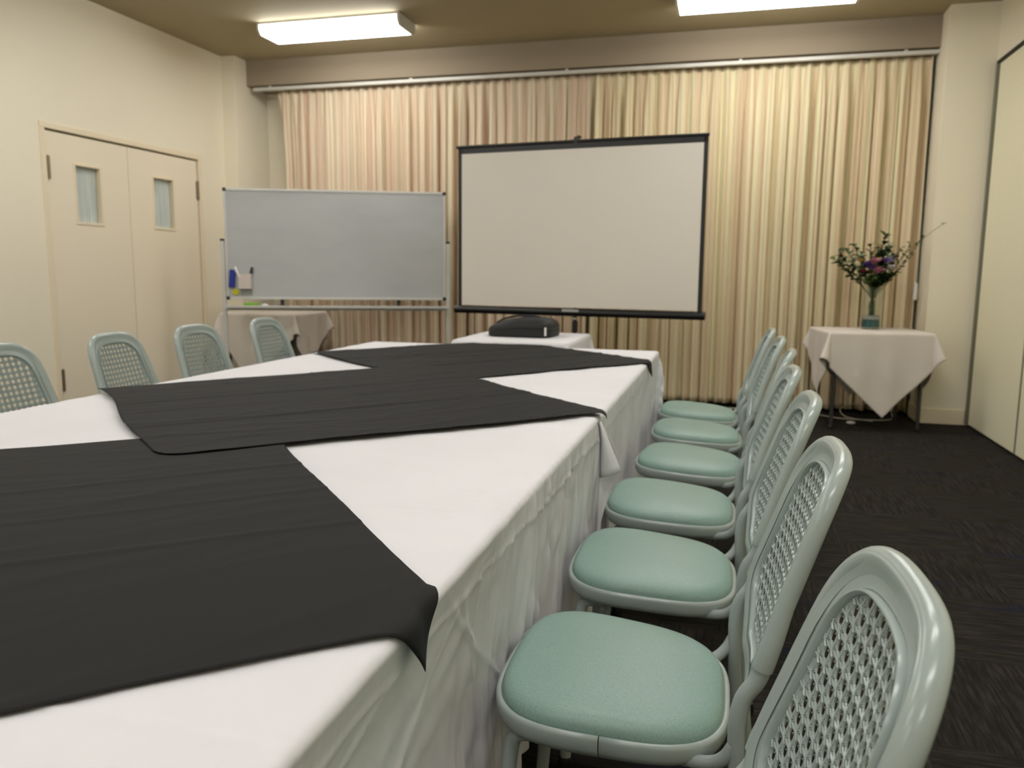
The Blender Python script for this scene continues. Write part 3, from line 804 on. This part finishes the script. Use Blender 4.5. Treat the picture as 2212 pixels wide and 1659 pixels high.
# ------------------------------------------------------------------ projection screen on tripod
sL = Vector((-1.905, 5.56, 0)); sR = Vector((-.172, 5.355, 0))
d = sR - sL; sw = d.length; ang = math.atan2(d.y, d.x); mid = (sL + sR) / 2
scr = thing('projection_screen', 'portable projection screen with black borders on a tripod stand', 'screen', (mid.x, mid.y, 0), ang)
h = sw / 2; zb, zt = .865, 1.985
b = MB().box(-h + .026, h - .026, -.001, .001, zb + .01, zt - .045); obj('screen_surface', b, M['screen_cloth'], scr, smooth=False)
b = MB().box(-h, -h + .027, -.0022, .0016, zb, zt).box(h - .027, h, -.0022, .0016, zb, zt).box(-h, h, -.0022, .0016, zt - .047, zt)
obj('border', b, M['black_plastic'], scr, smooth=False)
b = MB().tube([(-h - .012, 0, zt), (h + .004, 0, zt)], .011, 12); obj('top_bar', b, M['black_metal'], scr)
b = MB().rings([[(x, .045 * math.cos(a_) * .62 + .012, zb - .022 + .045 * math.sin(a_) * .62) for a_ in [2 * PI * k / 16 for k in range(16)]] for x in (-h - .03, h + .022)], cap0=True, cap1=True)
hs_ = obj('roller_case', b, M['black_metal'], scr, angle=60)
b = MB().box(-.075, .045, -.0185, -.013, zb - .019, zb - .001); obj('name_plate', b, M['silver'], hs_, smooth=False, bevel=.001, label='silver plate on the screen case')
b = MB().tube([(0, .055, .30), (0, .055, 2.03)], .0125, 12).box(-.012, .012, -.01, .06, zt - .012, zt + .03).tube([(-.03, .03, zt + .022), (.03, .03, zt + .03)], .004, 6)
obj('pole', b, M['black_metal'], scr)
b = MB().tube([(0, .055, .70), (0, .055, .78)], .02, 12).box(-.02, .02, .02, .06, zb - .05, zb - .01); obj('collar', b, M['black_plastic'], scr)
b = MB().tube([(-.008, .03, zb - .068), (.014, .03, zb - .066)], .007, 8); obj('knob', b, M['tag_white'], scr, label='pale knob under the screen case')
for k in range(3):
    a_ = math.radians(90 + 120 * k)
    b = MB().tube([(.02 * math.cos(a_), .055 + .02 * math.sin(a_), .62), (.40 * math.cos(a_), .055 + .40 * math.sin(a_), .012)], .010, 10); lg = obj('tripod_leg', b, M['black_metal'], scr)
    b = MB().blob((.402 * math.cos(a_), .055 + .402 * math.sin(a_), .013), (.014, .014, .012)); obj('foot', b, M['black_plastic'], lg)

# ------------------------------------------------------------------ whiteboard on its stand
wL = Vector((-4.020, 5.83, 0)); wR = Vector((-2.350, 6.52, 0)); d = wR - wL; ww = d.length; wang = math.atan2(d.y, d.x); wm = (wL + wR) / 2
wb = thing('whiteboard', 'wide mobile whiteboard in a metal stand with pen tray', 'whiteboard', (wm.x, wm.y, 0), wang)
h = ww / 2; z0, z1 = .868, 1.770
b = MB().box(-h + .008, h - .008, -.009, .009, z0 + .008, z1 - .008); obj('board_surface', b, M['whiteboard'], wb, smooth=False)
b = MB().box(-h, -h + .018, -.014, .014, z0, z1).box(h - .018, h, -.014, .014, z0, z1).box(-h, h, -.014, .014, z0, z0 + .018).box(-h, h, -.014, .014, z1 - .018, z1)
fr = obj('board_frame', b, M['aluminium'], wb, smooth=False, bevel=.002)
for sx in (-1, 1):
    for (za, zb_) in ((z0 - .003, z0 + .026), (z1 - .026, z1 + .003)):
        xa, xb = (h - .026, h + .003) if sx > 0 else (-h - .003, -h + .026)
        b = MB().box(xa, xb, -.017, .017, za, zb_); obj('corner_cap', b, M['black_plastic'], fr, smooth=False, bevel=.006)
    xp = sx * (h + .020)
    b = MB().box(xp - .016, xp + .016, -.014, .014, .09, 1.345); ps = obj('upright', b, M['aluminium'], wb, smooth=False, bevel=.003)
    b = MB().box(xp - .018, xp + .018, -.016, .016, 1.345, 1.362); obj('end_cap', b, M['black_plastic'], ps, smooth=False, bevel=.004)
    b = MB().box(xp - .018, xp + .018, -.26, .26, .06, .092); ft = obj('stand_foot', b, M['aluminium'], wb, smooth=False, bevel=.003)
    for yy in (-.22, .22):
        b = MB().tube([(xp - .012, yy, .028), (xp + .012, yy, .028)], .028, 16).box(xp - .005, xp + .005, yy - .012, yy + .012, .028, .062); obj('castor', b, M['black_plastic'], ft, bevel=.002)
b = MB().box(-h - .004, h + .004, -.016, .016, .778, .802).box(-h - .004, h + .004, -.075, -.014, .800, .806).box(-h - .004, h + .004, -.079, -.073, .800, .820)
tr = obj('pen_tray', b, M['aluminium'], wb, smooth=False, bevel=.0015)
for xx in (-h + .445, h - .40):
    b = MB(); b.rings([[(xx + sx_ * w_, sy_ * .012, z) for sx_, sy_ in ((-1, -1), (1, -1), (1, 1), (-1, 1))] for w_, z in ((.036, .803), (.030, .812), (.012, .826), (.016, .868))], cap0=True, cap1=True)
    obj('pivot_clamp', b, M['black_plastic'], wb, smooth=False)
def on_board(xb, yb, z):   # board frame -> world
    return (wm.x + math.cos(wang) * xb - math.sin(wang) * yb, wm.y + math.sin(wang) * xb + math.cos(wang) * yb, z)
o = obj('board_eraser', MB().box(-.024, .024, -.026, 0, -.072, .072), M['blue'], smooth=False, bevel=.004); o.location = on_board(-h + .052, -.010, 1.040); o.rotation_euler = (0, math.radians(5), wang)
tag(o, 'blue magnetic eraser stuck at the lower left of the whiteboard', 'eraser')
o = obj('round_magnet', MB().rings([[(.027 * math.cos(2 * PI * k / 24), yy, .027 * math.sin(2 * PI * k / 24)) for k in range(24)] for yy in (0, -.012)], cap0=True, cap1=True), M['yellow'], bevel=.002); o.location = on_board(-h + .075, -.0095, .930); o.rotation_euler = (0, 0, wang)
tag(o, 'round yellow magnet under the blue eraser on the whiteboard', 'magnet')
ph_ = thing('pen_holder', 'small pale pen holder cup on the whiteboard', 'pen holder', on_board(-h + .158, -.010, .975), wang)
ph_.scale = (1.35,) * 3
b = MB().box(-.038, .038, -.040, -.037, -.012, .058).box(-.038, .038, -.003, 0, -.012, .075).box(-.038, -.035, -.040, 0, -.012, .058).box(.035, .038, -.040, 0, -.012, .058).box(-.038, .038, -.04, 0, -.014, -.011)
obj('cup', b, M['pink_box'], ph_, smooth=False, bevel=.001)
for (lb_, p0, p1, mm, cm) in [('white marker leaning left out of the pen holder', (-.010, -.02, -.006), (-.060, -.018, .118), 'white_plastic', 'white_plastic'), ('grey marker leaning right out of the pen holder', (.012, -.02, -.006), (.044, -.022, .118), 'aluminium', 'black_plastic')]:
    q_ = thing('marker_pen', lb_, 'marker', ph_.location, wang); q_.scale = (1.35,) * 3
    P0, P1 = Vector(p0), Vector(p1)
    obj('barrel', MB().tube([P0, P0.lerp(P1, .68)], .0075, 10), M[mm], q_); obj('cap', MB().tube([P0.lerp(P1, .68), P0.lerp(P1, .97), P1], [.0083, .0078, .005], 10), M[cm], q_)
o = obj('tray_eraser', MB().box(-.058, .058, -.024, .024, 0, .036), M['green'], smooth=False, bevel=.006); o.location = on_board(-h + .20, -.045, .8062); o.rotation_euler = (0, 0, wang)
tag(o, 'lime green eraser block lying on the whiteboard tray', 'eraser')
o = obj('crumpled_tissue', MB().blob((0, 0, .014), (.03, .02, .014), 12, 8), M['white_plastic']); o.location = on_board(-h + .31, -.045, .8062); o.rotation_euler = (0, 0, wang)
tag(o, 'small white lump lying on the whiteboard tray beside the green eraser', 'tissue')
o = obj('pen_holder_shadow', MB().box(-.045, .045, -.008, 0, 0, .045), mat('holder_shadow_grey', srgb(168, 168, 164), .5), smooth=False, bevel=.001); o.location = on_board(-h + .160, -.009, .905); o.rotation_euler = (0, 0, wang); o.name = 'holder_shadow_pad'  # thin grey slab modelled in place of the pen holder's shadow
tag(o, 'flat grey pad standing for the shadow under the pen holder on the whiteboard', 'magnet')

# table behind the whiteboard, cloth laid cornerwise
small_table('small table behind the whiteboard under a draped cloth', -4.022, 6.545, 0, .375, .29, .728)
def fold_soft(s_, u, drop, ax): return .003 + np.clip(drop / .3, 0, 1) * .016 * (.5 + .5 * np.sin(u * 21 + 2 * np.sin(u * 5)))
drape('tablecloth', M['cream_cloth'], (-4.022, 6.545, 0, .378, .293, .730), (.62, .62), rot=math.radians(38), res=.014, fold=fold_soft, flare=.45, top=top_small(5), xmin=-.396, label='pale cloth with hanging points on the table behind the whiteboard')

# ------------------------------------------------------------------ flower table
small_table('small dark legged table by the right pillar carrying the flowers', 1.018, 6.44, math.radians(8), .36, .285, .708)
drape('tablecloth', M['cream_cloth'], (1.018, 6.44, math.radians(8), .363, .288, .710), (.605, .605), rot=math.radians(47), res=.012, off=(0, -.035), fold=fold_soft, flare=.45, top=top_small(7), label='pale square cloth laid cornerwise on the flower table, one point nearly touching the floor')
FZ = .7135
vx, vy = 1.030, 6.52
vase = thing('glass_vase', 'clear glass vase with teal water on the corner table', 'vase', (vx, vy, FZ))
b = MB()
oprof = [(.060, 0), (.064, .004), (.065, .10), (.067, .20), (.072, .30)]; iprof = [(.069, .30), (.0635, .20), (.0615, .10), (.060, .012), (.02, .010)]
b.rings([[(r_ * math.cos(2 * PI * k / 32), r_ * math.sin(2 * PI * k / 32), z) for k in range(32)] for r_, z in oprof + iprof], cap0=True, cap1=True); obj('vase_glass', b, M['glass'], vase)
obj('water', MB().lathe([(.058, .013), (.0608, .016), (.0608, .072), (.058, .073)], n=32), M['teal_gel'], vase, label='teal water in the vase')
obj('pebbles', MB().lathe([(.058, .074), (.0608, .076), (.0608, .098), (.055, .102)], n=32), M['foam'], vase, label='pale layer above the teal water')
bq = thing('flower_bouquet', 'mixed bouquet of pink, purple and white flowers with leafy branches', 'flowers', (vx, vy, FZ))
def leafshape(b, p, d, L, W_, curl=.2):
    p = Vector(p); d = Vector(d).normalized(); up = Vector((random.uniform(-.5, .5), random.uniform(-.5, .5), 1)); sd = d.cross(up)
    if sd.length < .1: sd = Vector((1, 0, 0))
    sd.normalize(); n_ = sd.cross(d).normalized(); vs = []
    for i in range(5):
        t = i / 4; wd = W_ * math.sin(PI * min(.97, t * .9 + .06)) ; c_ = p + d * (L * t) - n_ * (curl * L * t * t)
        vs += [c_ - sd * wd + n_ * wd * .3, c_, c_ + sd * wd + n_ * wd * .3]
    fs = []
    for i in range(4): fs += [(3 * i, 3 * i + 3, 3 * i + 4, 3 * i + 1), (3 * i + 1, 3 * i + 4, 3 * i + 5, 3 * i + 2)]
    b.add(vs, fs)
def stem_pts(top):
    tx, ty, tz = top; bx, by = random.uniform(-.02, .02), random.uniform(-.02, .02)
    return [(bx, by, .105), (bx * .6 - tx * .03, by * .6 - ty * .03, .20), (tx * .22, ty * .22, .30), (tx * .65, ty * .65, .30 + (tz - .30) * .55), (tx, ty, tz)]
# blooms: x, y, z above table, radius, colour
bl = [(-.055, -.06, .470, .034, 'fl_purple'), (-.012, -.075, .490, .036, 'fl_pink'), (.015, -.08, .425, .040, 'fl_pink'), (-.03, -.07, .45, .030, 'fl_purple'), (.07, -.05, .500, .032, 'fl_purple'), (.100, -.05, .500, .034, 'fl_lilac'),
      (.115, -.05, .450, .030, 'fl_white'), (-.115, -.04, .500, .026, 'fl_yellow'), (.02, -.04, .505, .024, 'fl_yellow'), (-.09, -.05, .420, .028, 'fl_red'), (-.045, .04, .46, .034, 'fl_lilac'), (.05, .05, .47, .034, 'fl_pink')]
for (x, y, z, r_, c_) in bl:
    b = MB(); r_ *= 1.35; x *= .9
    for ring, (n_, el, s_) in enumerate(((8, .15, 1.0), (7, .7, .85), (5, 1.15, .6))):
        for k in range(n_):
            a_ = 2 * PI * (k + .5 * ring) / n_ + random.uniform(-.1, .1); dd = (math.cos(a_) * math.cos(el), math.sin(a_) * math.cos(el), math.sin(el))
            leafshape(b, (x, y, z), dd, r_ * s_ * 1.1, r_ * .34 * s_, -.25)
    b.blob((x, y, z + .004), (r_ * .28,) * 3)
    f_ = obj('flower', b, M[c_], bq, angle=80, label={'fl_purple': 'purple', 'fl_pink': 'pink', 'fl_lilac': 'lilac', 'fl_white': 'white', 'fl_yellow': 'yellow', 'fl_red': 'dark red'}[c_] + ' bloom')
    obj('stem', MB().tube(stem_pts((x, y, z)), .0025, 6, 4), M['stem'], f_)
# leafy branches: end point, leaf colour, count, leaf size
br = [((-.29, -.03, .52), 'leaf_mid', 26, .050), ((-.25, .02, .57), 'leaf_dark', 24, .052), ((-.20, -.04, .58), 'leaf_pale', 30, .052), ((-.15, -.04, .62), 'leaf_mid', 22, .050), ((-.10, .0, .56), 'leaf_pale', 24, .050), ((-.03, .05, .62), 'leaf_mid', 24, .046),
      ((.02, .03, .60), 'leaf_pale', 20, .044), ((.055, .0, .69), 'leaf_dark', 34, .058), ((.07, -.03, .60), 'leaf_dark', 26, .056), ((.10, -.03, .62), 'leaf_pale', 28, .054), ((.13, -.02, .56), 'leaf_dark', 26, .050), ((.17, -.02, .60), 'leaf_mid', 20, .038), ((.22, -.06, .62), 'leaf_mid', 20, .036), ((.29, -.1, .67), 'leaf_mid', 22, .030),
      ((.25, -.05, .56), 'leaf_mid', 16, .030), ((.12, -.06, .42), 'leaf_dark', 24, .056), ((.09, .03, .40), 'leaf_mid', 24, .056), ((-.04, -.07, .39), 'leaf_mid', 24, .056), ((.05, -.08, .39), 'leaf_dark', 24, .054), ((-.08, -.03, .42), 'leaf_mid', 20, .050), ((0, -.02, .33), 'leaf_dark', 20, .045), ((-.27, -.08, .50), 'leaf_dark', 22, .048)]
for (e, c_, n_, ls) in br:
    pts = stem_pts(e); b = MB(); V_ = [Vector(p) for p in pts]
    for k in range(n_):
        t = .58 + .42 * k / (n_ - 1); i_ = min(3, int(t * 4)); q_ = V_[i_].lerp(V_[i_ + 1], t * 4 - i_)
        a_ = random.uniform(0, 2 * PI); dd = (V_[i_ + 1] - V_[i_]).normalized() * .6 + Vector((math.cos(a_), math.sin(a_), random.uniform(-.5, .6)))
        leafshape(b, q_, dd, ls * random.uniform(.7, 1.2), ls * .36)
    g_ = obj('foliage', b, M[c_], bq, angle=80); obj('stem', MB().tube(pts, .0022, 6, 4), M['twig'] if e[0] > .18 else M['stem'], g_)
# long arching twig to the right
b = MB().tube([(.01, 0, .105), (.04, -.01, .30), (.20, -.05, .56), (.33, -.12, .70), (.405, -.16, .765)], .0018, 6, 6); tw = obj('twig', b, M['twig'], bq)
b = MB()
for k in range(5): leafshape(b, (.405, -.16, .765), (math.cos(k * 1.3), math.sin(k * 1.3), .4), .022, .008)
obj('bud', b, M['leaf_mid'], tw)

# cable and small plug on the floor under the flower table
b = MB().tube([(-.04, 6.80, .006), (.12, 6.83, .006), (.40, 6.80, .006), (.70, 6.74, .006), (.86, 6.62, .006), (1.02, 6.60, .006), (1.20, 6.64, .006), (1.28, 6.78, .006), (1.22, 6.80, .1), (1.05, 6.82, .10), (.90, 6.80, .06), (.93, 6.70, .006), (1.10, 6.56, .006)], .004, 8, 8)
tag(obj('power_cable', b, M['cord']), 'white cable trailing on the floor below the flower table and curtain', 'cable')
b = MB().blob((0, 0, .012), (.034, .022, .012), 14, 8); o = obj('cable_plug', b, M['white_plastic']); o.location = (.925, 6.41, 0); tag(o, 'small white lump lying on the carpet in front of the flower table', 'plug')
